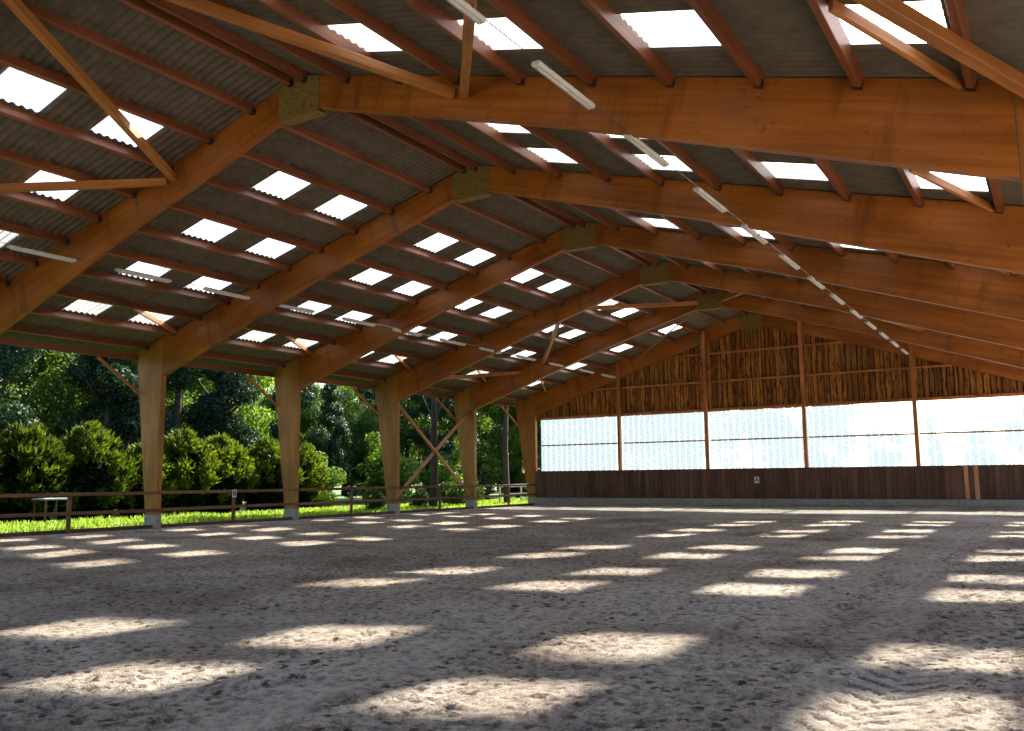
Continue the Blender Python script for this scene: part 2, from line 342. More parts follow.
    idx = np.arange(nx * ny, dtype=np.int32).reshape(nx, ny)
    q = np.stack([idx[:-1, :-1], idx[1:, :-1], idx[1:, 1:], idx[:-1, 1:]], -1).reshape(-1, 4)
    me.vertices.add(len(co)); me.loops.add(q.size); me.polygons.add(len(q))
    me.vertices.foreach_set('co', co.ravel()); me.loops.foreach_set('vertex_index', q.ravel())
    me.polygons.foreach_set('loop_start', np.arange(0, q.size, 4, dtype=np.int32))
    me.update(calc_edges=True); me.polygons.foreach_set('use_smooth', np.ones(len(q), dtype=bool))
    a = me.attributes.new('rolled', 'FLOAT', 'POINT'); a.data.foreach_set('value', np.clip(P, 0, 1).ravel().astype(np.float32))
    a = me.attributes.new('soil_shade', 'FLOAT', 'POINT'); a.data.foreach_set('value', np.clip(D, 0, 0.95).ravel().astype(np.float32))
    struct(mesh_obj('floor', me, M_SAND), 'churned pale riding sand with hoof prints and a tractor track')
build_floor()
g = py_mesh('ground', [(-160, -60, -0.12), (60, -60, -0.12), (60, 160, -0.12), (-160, 160, -0.12)], [(0, 1, 2, 3)], M_TURF)
struct(mesh_obj('ground', g), 'rough turf around the hall')
g = py_mesh('bounce_ground', [(-13, -45, -0.10), (45, -45, -0.10), (45, -13.9, -0.10), (-13, -13.9, -0.10), (14.1, -13.9, -0.10), (45, 60, -0.10), (14.1, 60, -0.10)], [(0, 1, 2, 3), (4, 2, 5, 6)], M_BOUNCE)  # unseen pale ground, added to bounce warm light into the hall
struct(mesh_obj('bounce_ground', g), 'unseen pale gravel added along the open side to bounce light')

# ------------------------------------------------------------------ portal frames
def frame(k, y):
    from_wall = 7 - k
    o = empty('portal_frame', (0, y, 0))
    who = 'glulam portal frame set in the boarded gable wall' if from_wall == 0 else f'orange glulam portal frame, {ORD[from_wall - 1]} one out from the gable wall'
    tag(o, who, 'portal frame', 'portal frames of the riding hall')
    for s in (-1, 1):
        XI = XINS[s] if k > 1 else 12.45; xs = [0.0, 2, 4, 5.85, 8, 10, XI]; ca, sa = math.cos(s * ANG), math.sin(s * ANG)
        pts = [(s * x, z_top(x) - 0.012) for x in xs] + [(s * x, z_raf(x)) for x in xs[::-1]]
        pts = [(x * ca - z * sa, x * sa + z * ca) for x, z in pts]
        q = mesh_obj('rafter', prism_xz('rafter', pts, -RT / 2, RT / 2, M_GLU), None, o); q.rotation_euler = (0, s * ANG, 0)
        g0 = XI + 0.012
        def xo(z): return XOUT0 + (XOUT1 - XOUT0) * min(z / 5.3, 1)
        pts = [(s * g0, 0.42), (s * g0, z_top(g0) - 0.012), (s * XOUT1, z_top(XOUT1) - 0.012), (s * XOUT1, 5.3), (s * xo(0.42), 0.42)]
        c = mesh_obj('column', prism_xz('column', pts, -RT / 2, RT / 2, M_COL if from_wall and s < 0 else M_COLR), None, o)
        bm = bmesh.new()                                     # ring of dowels at the knee, both faces
        for fy in (-1, 1):
            for i in range(22):
                a = 2 * math.pi * i / 22; cx = s * (XI + 0.58) + 0.47 * math.cos(a); cz = 5.48 + 0.47 * math.sin(a)
                bmesh.ops.create_cone(bm, cap_ends=True, segments=8, radius1=0.014, radius2=0.014, depth=0.012,
                                      matrix=Matrix.Translation((cx, fy * (RT / 2 + 0.003), cz)) @ Matrix.Rotation(math.pi / 2, 4, 'X'))
        q = mesh_obj('dowel_ring', bm_mesh(bm, 'dowel_ring', M_STEEL), None, c); q['kind'] = 'stuff'
        pts = [(s * (XI - 0.01), -0.3), (s * (XI - 0.01), 0.42), (s * (xo(0.42) + 0.02), 0.42), (s * (XOUT0 + 0.02), -0.3)]
        mesh_obj('concrete_base', prism_xz('concrete_base', pts, -RT / 2 - 0.02, RT / 2 + 0.02, M_CONC), None, o)
    for fy in (-1, 1):                                       # nailed ridge plates on both faces
        pw = 0.56; y0 = fy * RT / 2; y1 = fy * (RT / 2 + 0.03)
        pts = [(-pw, 8.70), (pw, 8.70), (pw, z_top(pw) - 0.03), (0, z_top(0) - 0.03), (-pw, z_top(pw) - 0.03)]
        pl = mesh_obj('ridge_plate', prism_xz('ridge_plate', pts, min(y0, y1), max(y0, y1), M_OSB), None, o)
        bm = bmesh.new()
        rr = random.Random(3)
        for _ in range(46):
            cx = rr.uniform(-pw + 0.05, pw - 0.05); cz = rr.uniform(8.75, z_top(cx) - 0.1)
            bmesh.ops.create_cone(bm, cap_ends=True, segments=6, radius1=0.013, radius2=0.013, depth=0.008,
                                  matrix=Matrix.Translation((cx, y1 + fy * 0.002, cz)) @ Matrix.Rotation(math.pi / 2, 4, 'X'))
        q = mesh_obj('nail_heads', bm_mesh(bm, 'nail_heads', M_STEEL), None, pl); q['kind'] = 'stuff'
    bm = bmesh.new(); bm_box(bm, -0.50, 0.50, -RT / 2 - 0.03, RT / 2 + 0.03, 8.66, 8.70)
    mesh_obj('ridge_strap', bm_mesh(bm, 'ridge_strap', M_OSB), None, o)
    return o
for k, y in enumerate(FR_Y): frame(k, y)

# ------------------------------------------------------------------ purlins, bay by bay
PX = [ROW * i - 0.015 for i in range(1, 11)]
PW = 0.10; PLEN = BAY - RT - 0.012
pur_me = box_mesh('purlin', PW, PLEN, PD, M_PUR, 0.006)
def hanger_mesh():
    bm = bmesh.new(); t = 0.006
    for s in (-1, 1): bm_box(bm, s * PW / 2, s * (PW / 2 + t), -0.045, 0.045, -PD / 2 - t, -PD / 2 + 0.10)
    bm_box(bm, -PW / 2 - t, PW / 2 + t, -0.045, 0.045, -PD / 2 - t, -PD / 2)
    return bm_mesh(bm, 'hanger', M_STEEL)
han_me = hanger_mesh()
def bay_words(b): return 'bay against the gable wall' if b == 6 else f'{ORD[6 - b]} bay from gable wall'
for b in range(7):
    ym = FR_Y[b] + BAY / 2
    rows = [(s, i, PX[i - 1]) for s in (-1, 1) for i in range(1, 11)] + [(s, 0, 0.17) for s in (-1, 1)]
    for s, i, x in rows:
        o = empty('purlin')
        zc = z_pur(x) + PD / 2 * math.cos(ANG)
        o.location = (s * (x + PD / 2 * math.sin(ANG)), ym, zc); o.rotation_euler = (0, s * ANG, 0)
        if i: lab = f'reddish timber purlin, {ORD[i - 1]} below the ridge, {SIDE[s]} slope, {bay_words(b)}'
        else: lab = f'reddish ridge purlin on the {SIDE[s]} slope, {bay_words(b)}'
        tag(o, lab, 'purlin', f'purlins in the {bay_words(b)}')
        if i in (0, 10): o.scale = (1, (PLEN - 0.07) / PLEN, 1)
        mesh_obj('beam', pur_me, None, o)
        for e in (-1, 1):
            h = mesh_obj('hanger', han_me, None, o); h.location = (0, e * (PLEN / 2 - 0.046), 0)
    for s in (-1, 1):                                        # eave beam on the columns' outer edge
        o = timber('eave_beam', (s * 13.72, FR_Y[b] + 0.004, 5.63), (s * 13.72, FR_Y[b + 1] - 0.004, 5.63), 0.11, 0.20, M_PUR)
        tag(o, f'long eave beam on the {SIDE[s]}, {bay_words(b)}', 'beam', 'eave beams')

# ------------------------------------------------------------------ roof of corrugated sheets
SH_W = 1.05; Y_ROOF0 = -12.6; NCOL = 41
SKY_Y = [-10.5, -8.4, -4.2, -2.1, 2.1, 4.2, 8.4, 10.5, 13.65, 15.75, 19.95, 22.05, 25.2, 27.3]
SKY_ROWS = (2, 4, 6, 8)
def sheet_mesh(name, s, mat, w=SH_W, lap=0.13):
    """one corrugated sheet hung from its upper edge: x downslope, waves across"""
    nw = 6; seg = 6; n = nw * seg; lx = ROW; amp = 0.024; vs = []
    for j in range(n + 1):
        y = w * j / n; a = amp * (1 + math.cos(2 * math.pi * j / seg))
        for x, dz in ((-lap, -0.004), (lx, 0.016)):
            vs.append((s * x, y, -SL * x + a + dz))
    fs = [(2 * j, 2 * j + 1, 2 * j + 3, 2 * j + 2) for j in range(n)]
    if s < 0: fs = [f[::-1] for f in fs]
    return py_mesh(name, vs, fs, mat, True)
n_sheet = 0
for s in (-1, 1):
    side = 'left' if s < 0 else 'right'
    root = struct(empty(f'ceiling_{side}', (0, 0, z_top(0))), f'corrugated fibre-cement roof slope on the {SIDE[s]} with clear sheets')
    op = sheet_mesh('roof_sheet', s, M_SHEET); cl = sheet_mesh('skylight_sheet', s, M_SKYL); rest = []
    for c in range(NCOL):
        y = Y_ROOF0 + c * SH_W
        for r in range(11):
            is_sky = r in SKY_ROWS and any(abs(y - q) < 0.1 for q in SKY_Y)
            loc = (s * ROW * r, y, -SL * ROW * r)
            if is_sky: o = mesh_obj('skylight_sheet', cl, None, root); o.location = loc
            elif -4.3 < y < 22.0: o = mesh_obj('roof_sheet', op, None, root); o.location = loc
            else: rest.append(loc)
    base = np.array([v.co[:] for v in op.vertices]); fb = [tuple(p.vertices) for p in op.polygons]; V = []; Fc = []
    for q in rest:
        k0 = len(V) * len(base); V.append(base + np.array(q)); Fc += [tuple(i + k0 for i in f) for f in fb]
    o = mesh_obj('roof_sheeting', py_mesh('roof_sheeting', np.concatenate(V), Fc, M_SHEET, True), None, root); o['kind'] = 'stuff'
bm = bmesh.new()
for s in (-1, 1):
    bm_box(bm, 0, 0.30, Y_ROOF0, 30.45, 0, 0.012, Matrix.Translation((0, 0, z_top(0) + 0.075)) @ Matrix.Rotation(s * ANG, 4, 'Y') @ Matrix.Scale(s, 4, (1, 0, 0)))
struct(mesh_obj('trim_1', bm_mesh(bm, 'trim_1', M_SHEET)), 'ridge capping over the two roof slopes')

# ------------------------------------------------------------------ gable wall at the far end
WY = 30.16
wall = struct(empty('wall_back', (0, WY, 0)), 'boarded gable wall on a concrete plinth at the end of the hall')
POSTX = [-7.118, -2.373, 2.373, 7.118]; ZW0, ZW1, ZWM = 1.85, 4.72, 3.27
XE = 12.15
def wpart(name, me, loc=(0, 0, 0)):
    o = mesh_obj(name, me, None, wall); o.location = loc; return o
# plinth in cast lengths
edges = [-12.3, -8.6, -4.1, 0.4, 4.4, 8.6, 12.1]
for a, b2 in zip(edges[:-1], edges[1:]):
    bm = bmesh.new(); bm_box(bm, a + 0.006, b2 - 0.006, -0.58, -0.40, -0.1, 0.42); wpart('plinth', bm_mesh(bm, 'plinth', M_CONC, 0.01))
# lower kick boards
low = [None] * 3
nb = 104; wb = 24.36 / nb
for v in range(3): low[v] = box_mesh('kick_board', wb - 0.008, 0.035 + 0.006 * v, ZW0 - 0.42 - 0.03, M_LOW, 0.004)
pale = box_mesh('kick_board', 0.17, 0.05, ZW0 - 0.42 - 0.03, M_PALE, 0.004)
for i in range(nb):
    x = -12.28 + (i + 0.5) * wb
    o = wpart('kick_board', low[random.randrange(3)], (x, -0.49 + random.uniform(-0.006, 0.006), (0.42 + ZW0) / 2))
for x in (8.93, 9.31):
    o = wpart('kick_board', pale, (x, -0.53, (0.42 + ZW0) / 2)); o['label'] = 'pale new replacement board'
bm = bmesh.new(); bm_box(bm, -13.0, 13.0, 0.03, 0.05, -0.1, ZW0 - 0.02); wpart('backing', bm_mesh(bm, 'backing', M_BACK))
# upper waney-edged slab boards
x = -13.5; rb = random.Random(11)
while x < 13.5:
    w = rb.uniform(0.17, 0.30); z0 = ZW1 + 0.04; zt = min(z_top(x), z_top(x + w)) - 0.04
    if zt > z0 + 0.1:
        n = max(3, int((zt - z0) / 0.35)); gap = rb.uniform(0.006, 0.05); th = rb.uniform(0.02, 0.045); Lp = []; Rp = []
        for j in range(n + 1):
            z = z0 + (zt - z0) * j / n
            Lp.append((-w / 2 + gap * 0.5 + rb.uniform(-0.014, 0.014), z)); Rp.append((w / 2 - gap * 0.5 + rb.uniform(-0.014, 0.014), z))
        bm = bmesh.new(); fr = [[], []]; bk = [[], []]
        for side_, P in enumerate((Lp, Rp)):
            for (px, pz) in P:
                ins = 0.012 if side_ == 0 else -0.012
                fr[side_].append(bm.verts.new((px + ins, -th, pz - z0))); bk[side_].append(bm.verts.new((px, 0, pz - z0)))
        for j in range(n):
            bm.faces.new((fr[0][j], fr[1][j], fr[1][j + 1], fr[0][j + 1]))
            bm.faces.new((bk[0][j], fr[0][j], fr[0][j + 1], bk[0][j + 1])); bm.faces.new((fr[1][j], bk[1][j], bk[1][j + 1], fr[1][j + 1]))
        bm.faces.new((bk[0][0], bk[1][0], fr[1][0], fr[0][0])); bm.faces.new((fr[0][n], fr[1][n], bk[1][n], bk[0][n]))
        o = wpart('slab_board', bm_mesh(bm, 'slab_board', M_SLAB), (x + w / 2, rb.uniform(-0.02, 0.0), z0))
    x += w
pts = [(-13.5, ZW1), (13.5, ZW1), (13.5, z_top(13.5)), (0, z_top(0)), (-13.5, z_top(13.5))]
wpart('backing', prism_xz('backing', pts, 0.02, 0.045, M_BACK))  # dark panel added so no light leaks between the slab boards
for x, za, zb in ((-0.15, 4.9, 6.1), (3.45, 4.85, 5.25), (-2.0 + 0.4, 7.75, 8.3)):
    wpart('pale_strip', box_mesh('pale_strip', 0.05, 0.03, zb - za, M_PALE, 0.004), (x, -0.075, (za + zb) / 2))  # narrow pale upright strips on the boards
o = wpart('capping', box_mesh('capping', 24.4, 0.56, 0.04, M_LOW, 0.005), (-0.1, -0.25, ZW0 - 0.012))
# posts and girts in front of the boards
for x in POSTX:
    zt = z_top(x) - 0.16; o = wpart('post', box_mesh('post', 0.16, 0.18, zt - ZW0, M_GPOST, 0.008), (x, 29.70 - WY, (zt + ZW0) / 2))
    o['label'] = 'timber post standing against the gable rafter'
def girt(za, h, xa, xb, m=M_GPOST, yy=-0.12):
    wpart('girt', box_mesh('girt', xb - xa, 0.10, h, m, 0.006), ((xa + xb) / 2, yy, za))
stops = [-XE] + POSTX + [XE]
for a, b2 in zip(stops[:-1], stops[1:]):
    a2 = a + (0.085 if a in POSTX else 0); b3 = b2 - (0.085 if b2 in POSTX else 0)
    girt(ZW1 + 0.06, 0.13, a2, b3); girt(ZW0 - 0.05, 0.09, a2, b3)
    for zg in (6.2, 7.62):
        xm = (z_top(0) - 0.3 - zg) / SL; aa, bb = max(a2, -xm), min(b3, xm)
        if bb - aa > 0.3: girt(zg, 0.09, aa, bb)
# translucent windows: two rows of ribbed panes in each bay
def pane_mesh(w, h):
    nr = 3; p = w / nr; prof = []
    for i in range(nr):
        x0 = i * p
        prof += [(x0, 0.0), (x0 + p * 0.80, 0.0), (x0 + p * 0.84, -0.030), (x0 + p * 0.96, -0.030), (x0 + p, 0.0)]
    pr = []
    for q in prof:
        if not pr or abs(q[0] - pr[-1][0]) > 1e-6: pr.append(q)
    vs = [(x, y, z) for x, y in pr for z in (0, h)]
    fs = [(2 * j, 2 * j + 2, 2 * j + 3, 2 * j + 1) for j in range(len(pr) - 1)]
    me = py_mesh('pane', vs, fs, M_PANE); me.materials.append(M_RIB)
    me.polygons.foreach_set('material_index', [0 if j % 4 == 0 else 1 for j in range(len(fs))]); return me
for wi, (a, b2) in enumerate(zip(stops[:-1], stops[1:])):
    win = struct(empty(f'window_{wi + 1}', ((a + b2) / 2, WY, ZW0)))
    win['label'] = f'ribbed translucent window band, {ORD[wi]} gable bay counted from the fence'
    npn = 5; pw = (b2 - a) / npn; hh = (ZWM - ZW0) - 0.02, (ZW1 - ZWM) - 0.02
    for rrow in range(2):
        pm = pane_mesh(pw, hh[rrow])
        for i in range(npn):
            o = mesh_obj('pane', pm, None, win); o.location = (a - (a + b2) / 2 + i * pw, 0.02, 0.0 if rrow == 0 else ZWM - ZW0)
    o = mesh_obj('transom', box_mesh('transom', b2 - a - 0.17, 0.06, 0.07, M_GPOST, 0.004), None, win); o.location = (0, -0.06, ZWM - ZW0)

# ------------------------------------------------------------------ roof bracing, knee braces, struts
def brace(name, p0, p1, w, h, lab, cat, grp, mat=M_BRC):
    return tag(timber(name, p0, p1, w, h, mat), lab, cat, grp)
def on_roof(x, y, drop=0.30): return (x, y, z_pur(x) - drop)
def wind_bay(inner, outer, words):
    d = 1 if outer > inner else -1
    yi = inner + d * 0.13; yo = outer - d * 0.13
    for s in (-1, 1):
        for (xo, do), (xi, di), how in (((0.55, 0.24), (3.83, 0.18), 'from the ridge'), ((8.3, 0.18), (4.05, 0.18), 'at mid slope'), ((9.6, 0.17), (12.55, 0.14), 'down to the knee')):
            brace('wind_brace', on_roof(s * xo, yo, do), on_roof(s * xi, yi, di), 0.15, 0.16, f'slanting wind brace {how}, {SIDE[s]} slope, {words}', 'brace', 'wind braces')
wind_bay(0, -6, 'sixth bay from gable wall')
wind_bay(18, 24, 'second bay from gable wall')
brace('tie_brace', on_roof(-0.5, 24.14, 0.4), on_roof(-6.3, 29.86, 0.16), 0.05, 0.06, 'thin tie from the ridge down to the gable frame, fence side', 'brace', 'gable ties')
for k, y in enumerate(FR_Y[1:], 1):
    b = k - 1
    for s in (-1, 1):
        lab = f'short flat brace near the eave, {SIDE[s]} slope, {bay_words(b)}'
        brace('eave_brace', (s * 10.57, y - 2.4, z_pur(10.57) + 0.08), (s * 11.62, y - RT / 2 - 0.06, z_pur(11.62) + 0.07), 0.07, 0.14, lab, 'brace', 'eave braces')
        lab = f'slim knee brace from eave beam to column, {SIDE[s]}, {bay_words(b)}'
        brace('knee_brace', (s * 13.70, y - 1.5, 5.49), (s * 13.42, y - RT / 2 - 0.05, 4.40), 0.07, 0.09, lab, 'brace', 'knee braces')
brace('cross_brace', (-12.55, 18.12, 4.85), (-12.55, 23.88, 0.62), 0.08, 0.15, 'diagonal of the cross bracing, falling towards the gable wall', 'brace', 'cross bracing between columns', M_BRC)
brace('cross_brace', (-12.66, 18.12, 0.62), (-12.66, 23.88, 4.85), 0.08, 0.15, 'diagonal of the cross bracing, rising towards the gable wall', 'brace', 'cross bracing between columns', M_BRC)

# ------------------------------------------------------------------ rows of strip lights on wires
def lamp_parts():
    bm = bmesh.new(); L2 = 0.78
    prof = [(-0.055, 0.035), (-0.07, 0.0), (-0.05, -0.035), (0.05, -0.035), (0.07, 0.0), (0.055, 0.035)]
    a = [bm.verts.new((x, -L2, z)) for x, z in prof]; b = [bm.verts.new((x, L2, z)) for x, z in prof]
    bm.faces.new(a); bm.faces.new(b[::-1])
    for i in range(6): bm.faces.new((a[i], a[(i + 1) % 6], b[(i + 1) % 6], b[i]))
    house = bm_mesh(bm, 'housing', M_LAMP, 0.006)
    clip = box_mesh('clip', 0.15, 0.03, 0.03, M_LAMPD, 0.003)
    tube = tube_mesh('tube', [(0, -0.72, -0.045), (0, 0.72, -0.045)], [0.018, 0.018], M_SIGN)
    return house, clip, tube
L_H, L_C, L_T = lamp_parts()
ROWS = {1: [-5.6, -2.83, -0.06, 2.96, 5.79, 8.7, 11.5, 14.17, 17.02, 19.6, 22.3, 24.8, 27.4],
        -1: [-4.6, -1.85, 0.78, 3.42, 5.98, 8.9, 11.45, 14.25, 16.9, 19.7, 22.6, 25.5, 28.0]}
LX = {1: 7.05, -1: 7.25}; LZ = {1: 6.72, -1: 6.74}
for s in (-1, 1):
    zs = LZ[s]
    for i, y in enumerate(reversed(ROWS[s])):
        o = empty('strip_light', (s * LX[s], y + 0.82, zs))
        tag(o, f'pale strip light on a wire, {SIDE[s]} row, {ORD[i]} from the gable wall', 'strip light', f'{SIDE[s]} row of strip lights')
        h = mesh_obj('housing', L_H, None, o)
        mesh_obj('tube', L_T, None, h)
        for c in (-0.5, -0.17, 0.17, 0.5):
            q = mesh_obj('clip', L_C, None, o); q.location = (0, c, 0.03)
    w = mesh_obj('cable', tube_mesh('cable', [(0, -8, 0), (0, 29.9, 0)], [0.008, 0.008], M_WIRE, 6)); w.location = (s * LX[s], 0, zs + 0.055)
    tag(w, f'taut dark cable carrying the {SIDE[s]} row of strip lights', 'cable', 'lamp cables')

# ------------------------------------------------------------------ rail fence along the open left side
fence = tag(empty('rail_fence', (-12.30, 0, 0)), 'brown two-rail timber fence between the columns', 'fence')
post_me = box_mesh('fence_post', 0.09, 0.11, 1.32, M_FENCE, 0.01)
for y in (-9, -3, 3, 9, 15, 21, 27):
    o = mesh_obj('post', post_me, None, fence); o.location = (-0.03, y, 0.52)
rail_me = box_mesh('rail', 0.05, 5.97, 0.105, M_FENCE, 0.014)
for b in range(7):
    for z in (1.13, 0.59):
        o = mesh_obj('rail', rail_me, None, fence); o.location = (0.042, FR_Y[b] + 3, z + random.uniform(-0.01, 0.01)); o.rotation_euler = (random.uniform(-0.004, 0.004), 0, 0)
kerb = mesh_obj('kerb_board', box_mesh('kerb_board', 0.05, 42, 0.22, M_LOW, 0.006)); kerb.location = (-12.48, 9, 0.0)
struct(kerb, 'dark edging board between sand and grass')
def letter_sign(ch, loc, rotz, w, h, lab):
    o = empty('letter_sign', loc); o.rotation_euler = (0, 0, rotz); tag(o, lab, 'sign', 'dressage letters')
    mesh_obj('plate', box_mesh('plate', w, 0.012, h, M_SIGN, 0.004), None, o)
    cu = bpy.data.curves.new('letter', 'FONT'); cu.body = ch; cu.size = h * 0.86; cu.align_x = 'CENTER'; cu.align_y = 'CENTER'; cu.extrude = 0.002; cu.offset = 0.006
    t = bpy.data.objects.new('letter_tmp', cu); COL.objects.link(t)
    me = bpy.data.meshes.new_from_object(t.evaluated_get(bpy.context.evaluated_depsgraph_get())); bpy.data.objects.remove(t)
    me.materials.clear(); me.materials.append(M_INK)
    q = mesh_obj('letter', me, None, o); q.location = (0, -0.009, 0); q.rotation_euler = (math.pi / 2, 0, 0)
letter_sign('A', (0.03, WY - 0.53, 1.30), 0, 0.24, 0.30, 'small white plate lettered A on the dark kick boards')
letter_sign('B', (-12.215, 8.92, 1.05), math.pi / 2, 0.19, 0.27, 'small white plate lettered B on the fence, facing the sand')
letter_sign('F', (-12.215, 25.4, 1.02), math.pi / 2, 0.17, 0.24, 'small white plate lettered F on the fence near the gable wall')

# ------------------------------------------------------------------ planting outside
def leaf_quads(P, Nn, size, aspect, seed, up_bias=0.0):
    """quads at points P facing roughly along Nn"""
    r = np.random.default_rng(seed); n = len(P)
    nn = Nn + r.normal(0, 0.7, (n, 3)); nn /= np.linalg.norm(nn, axis=1)[:, None] + 1e-9
    a = r.normal(0, 1, (n, 3)); a[:, 2] += up_bias * 3; a -= (a * nn).sum(1)[:, None] * nn; a /= np.linalg.norm(a, axis=1)[:, None] + 1e-9
    b = np.cross(nn, a); s = size * r.uniform(0.6, 1.3, n)
    la = a * (s * 0.5)[:, None]; lb = b * (s * 0.5 * aspect)[:, None]
    return np.stack([P - la, P + lb, P + la, P - lb], 1)
def crown_points(h0, h1, rad, n, seed, blobs=26, profile='round'):
    r = np.random.default_rng(seed); C = []; R = []
    for _ in range(blobs):
        t = r.random(); z = h0 + (h1 - h0) * t
        w = {'round': math.sqrt(max(0.05, 1 - (2 * t - 1) ** 2)), 'column': 0.55 + 0.45 * math.sin(math.pi * min(1, t * 1.1 + 0.15)), 'cone': 1.05 - 0.9 * t}[profile]
        a = r.uniform(0, 2 * math.pi); d = rad * w * math.sqrt(r.random()) * 0.85
        C.append((d * math.cos(a), d * math.sin(a), z)); R.append(r.uniform(0.22, 0.42) * rad * (0.6 + 0.5 * w))
    C = np.array(C); R = np.array(R); i = r.choice(blobs, n, p=R ** 2 / (R ** 2).sum())
    v = r.normal(0, 1, (n, 3)); v /= np.linalg.norm(v, axis=1)[:, None]; k = r.uniform(0.55, 1.08, n)
    P = C[i] + v * (R[i] * k)[:, None] * np.array([1, 1, 0.8])
    return P, v
def trunk_mesh(h, r0, seed, branches=6):
    r = random.Random(seed); path = []; x = y = 0
    for j in range(7):
        path.append((x, y, -0.3 + h * j / 6)); x += r.uniform(-0.12, 0.12); y += r.uniform(-0.12, 0.12)
    bm = bmesh.new(); me = tube_mesh('tmp', path, [r0 * (1.25 - 0.16 * j) for j in range(7)], None); bm.from_mesh(me)
    for _ in range(branches):
        z = r.uniform(0.35, 0.85) * h; a = r.uniform(0, 6.28); L = r.uniform(0.12, 0.24) * h
        p0 = Vector((0, 0, z)); p1 = p0 + Vector((math.cos(a) * L * 0.5, math.sin(a) * L * 0.5, L * 0.45)); p2 = p0 + Vector((math.cos(a) * L, math.sin(a) * L, L * 1.1))
        me = tube_mesh('tmp', [p0, p1, p2], [r0 * 0.4, r0 * 0.25, r0 * 0.1], None, 5); bm.from_mesh(me)
    return bm_mesh(bm, 'trunk', M_BARK, smooth=True)
KINDS = {}
def kind(name, h0, h1, rad, n, size, mat, prof, seed, tr, asp=0.65, up=0.0, blobs=26):
    P, v = crown_points(h0, h1, rad, n, seed, blobs, prof)
    KINDS[name] = (quads_mesh('crown', leaf_quads(P, v, size, asp, seed + 1, up), mat), trunk_mesh(h1 * 0.9, tr, seed))
kind('broad', 1.6, 12.5, 4.2, 30000, 0.21, M_LEAF[0], 'round', 21, 0.26, blobs=40)
kind('broad_b', 1.0, 11.0, 3.6, 26000, 0.20, M_LEAF[2], 'round', 22, 0.22, blobs=36)
kind('poplar', 0.6, 13.5, 2.1, 24000, 0.17, M_LEAF[1], 'column', 23, 0.22, blobs=44)
kind('fir', 0.5, 11.5, 2.6, 24000, 0.17, M_LEAF[1], 'cone', 24, 0.22, blobs=44)
kind('bush', 0.1, 3.6, 1.7, 9000, 0.16, M_LEAF[0], 'round', 25, 0.06, blobs=22)
kind('lowbush', 0.0, 1.5, 1.0, 2400, 0.14, M_LEAF[2], 'round', 26, 0.04, blobs=16)
def tree(kd, x, y, sc, lab, cat='tree', grp='trees beyond the fence', sz=1.0):
    o = empty({'poplar': 'poplar_tree', 'fir': 'evergreen_tree', 'bush': 'leafy_bush', 'lowbush': 'low_bush'}.get(kd, 'broadleaf_tree'), (x, y, -0.12))
    o.scale = (sc, sc, sc * sz); o.rotation_euler = (0, 0, random.uniform(0, 6.28)); tag(o, lab, cat, grp)
    c = mesh_obj('crown', KINDS[kd][0], None, o); mesh_obj('trunk', KINDS[kd][1], None, o); return o
# thuja shrubs: dense rounded cones with upright sprays
def thuja_mesh(seed, h=3.5, r=1.6):
    q = np.random.default_rng(seed); m = 95; k = 95
    t = q.beta(2.0, 1.15, m); a = q.uniform(0, 2 * np.pi, m)
    w = r * np.where(t < 0.38, 0.62 + t, (1 - ((t - 0.38) / 0.66) ** 1.8).clip(0.03)) * q.uniform(0.72, 1.08, m)
    C = np.stack([w * np.cos(a), w * np.sin(a), 0.2 + t * h], 1)
    D = np.stack([np.cos(a), np.sin(a), 0.75 + 0.9 * t], 1); D /= np.linalg.norm(D, axis=1)[:, None]
    C = np.repeat(C, k, 0); D = np.repeat(D, k, 0); n = m * k
    d = D + q.normal(0, 0.42, (n, 3)); d /= np.linalg.norm(d, axis=1)[:, None]
    L0 = q.uniform(-0.10, 0.42, n); P = C + d * L0[:, None] + q.normal(0, 0.075, (n, 3))
    b = np.cross(d, q.normal(0, 1, (n, 3))); b /= np.linalg.norm(b, axis=1)[:, None] + 1e-9
    sz = q.uniform(0.10, 0.19, n); la = d * sz[:, None]; lb = b * (sz * 0.28)[:, None]
    V = np.stack([P - la, P + lb, P + la, P - lb], 1)
    cm = quads_mesh('foliage', V, M_THUJA)
    n = 5200; t = q.random(n); a = q.uniform(0, 2 * np.pi, n)       # near-black inner leaves: shade inside and at the foot put into colour
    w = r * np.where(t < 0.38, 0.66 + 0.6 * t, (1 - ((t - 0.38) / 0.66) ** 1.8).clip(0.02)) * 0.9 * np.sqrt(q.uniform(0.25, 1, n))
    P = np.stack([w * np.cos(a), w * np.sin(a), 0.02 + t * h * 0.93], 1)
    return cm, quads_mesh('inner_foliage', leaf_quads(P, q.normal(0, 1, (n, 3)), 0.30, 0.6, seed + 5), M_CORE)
TH = [thuja_mesh(31), thuja_mesh(32, 3.2, 1.5)]
for i, (y, sc) in enumerate([(-1.5, 1.0), (1.2, 0.95), (4.0, 1.0), (6.8, 1.02), (9.5, 1.0), (12.0, 0.86), (14.0, 0.97), (16.3, 1.0), (19.0, 0.92), (21.6, 0.94)]):
    o = empty('thuja_shrub', (-22.0 + random.uniform(-0.3, 0.3), y, -0.12)); o.scale = (sc,) * 3; o.rotation_euler = (0, 0, random.uniform(0, 6))
    tag(o, f'rounded golden-green thuja, {ORD[9 - i]} of the row counted from its gable end', 'shrub', 'row of thuja shrubs beyond the fence')
    mesh_obj('foliage', TH[i % 2][0], None, o); mesh_obj('inner_foliage', TH[i % 2][1], None, o)
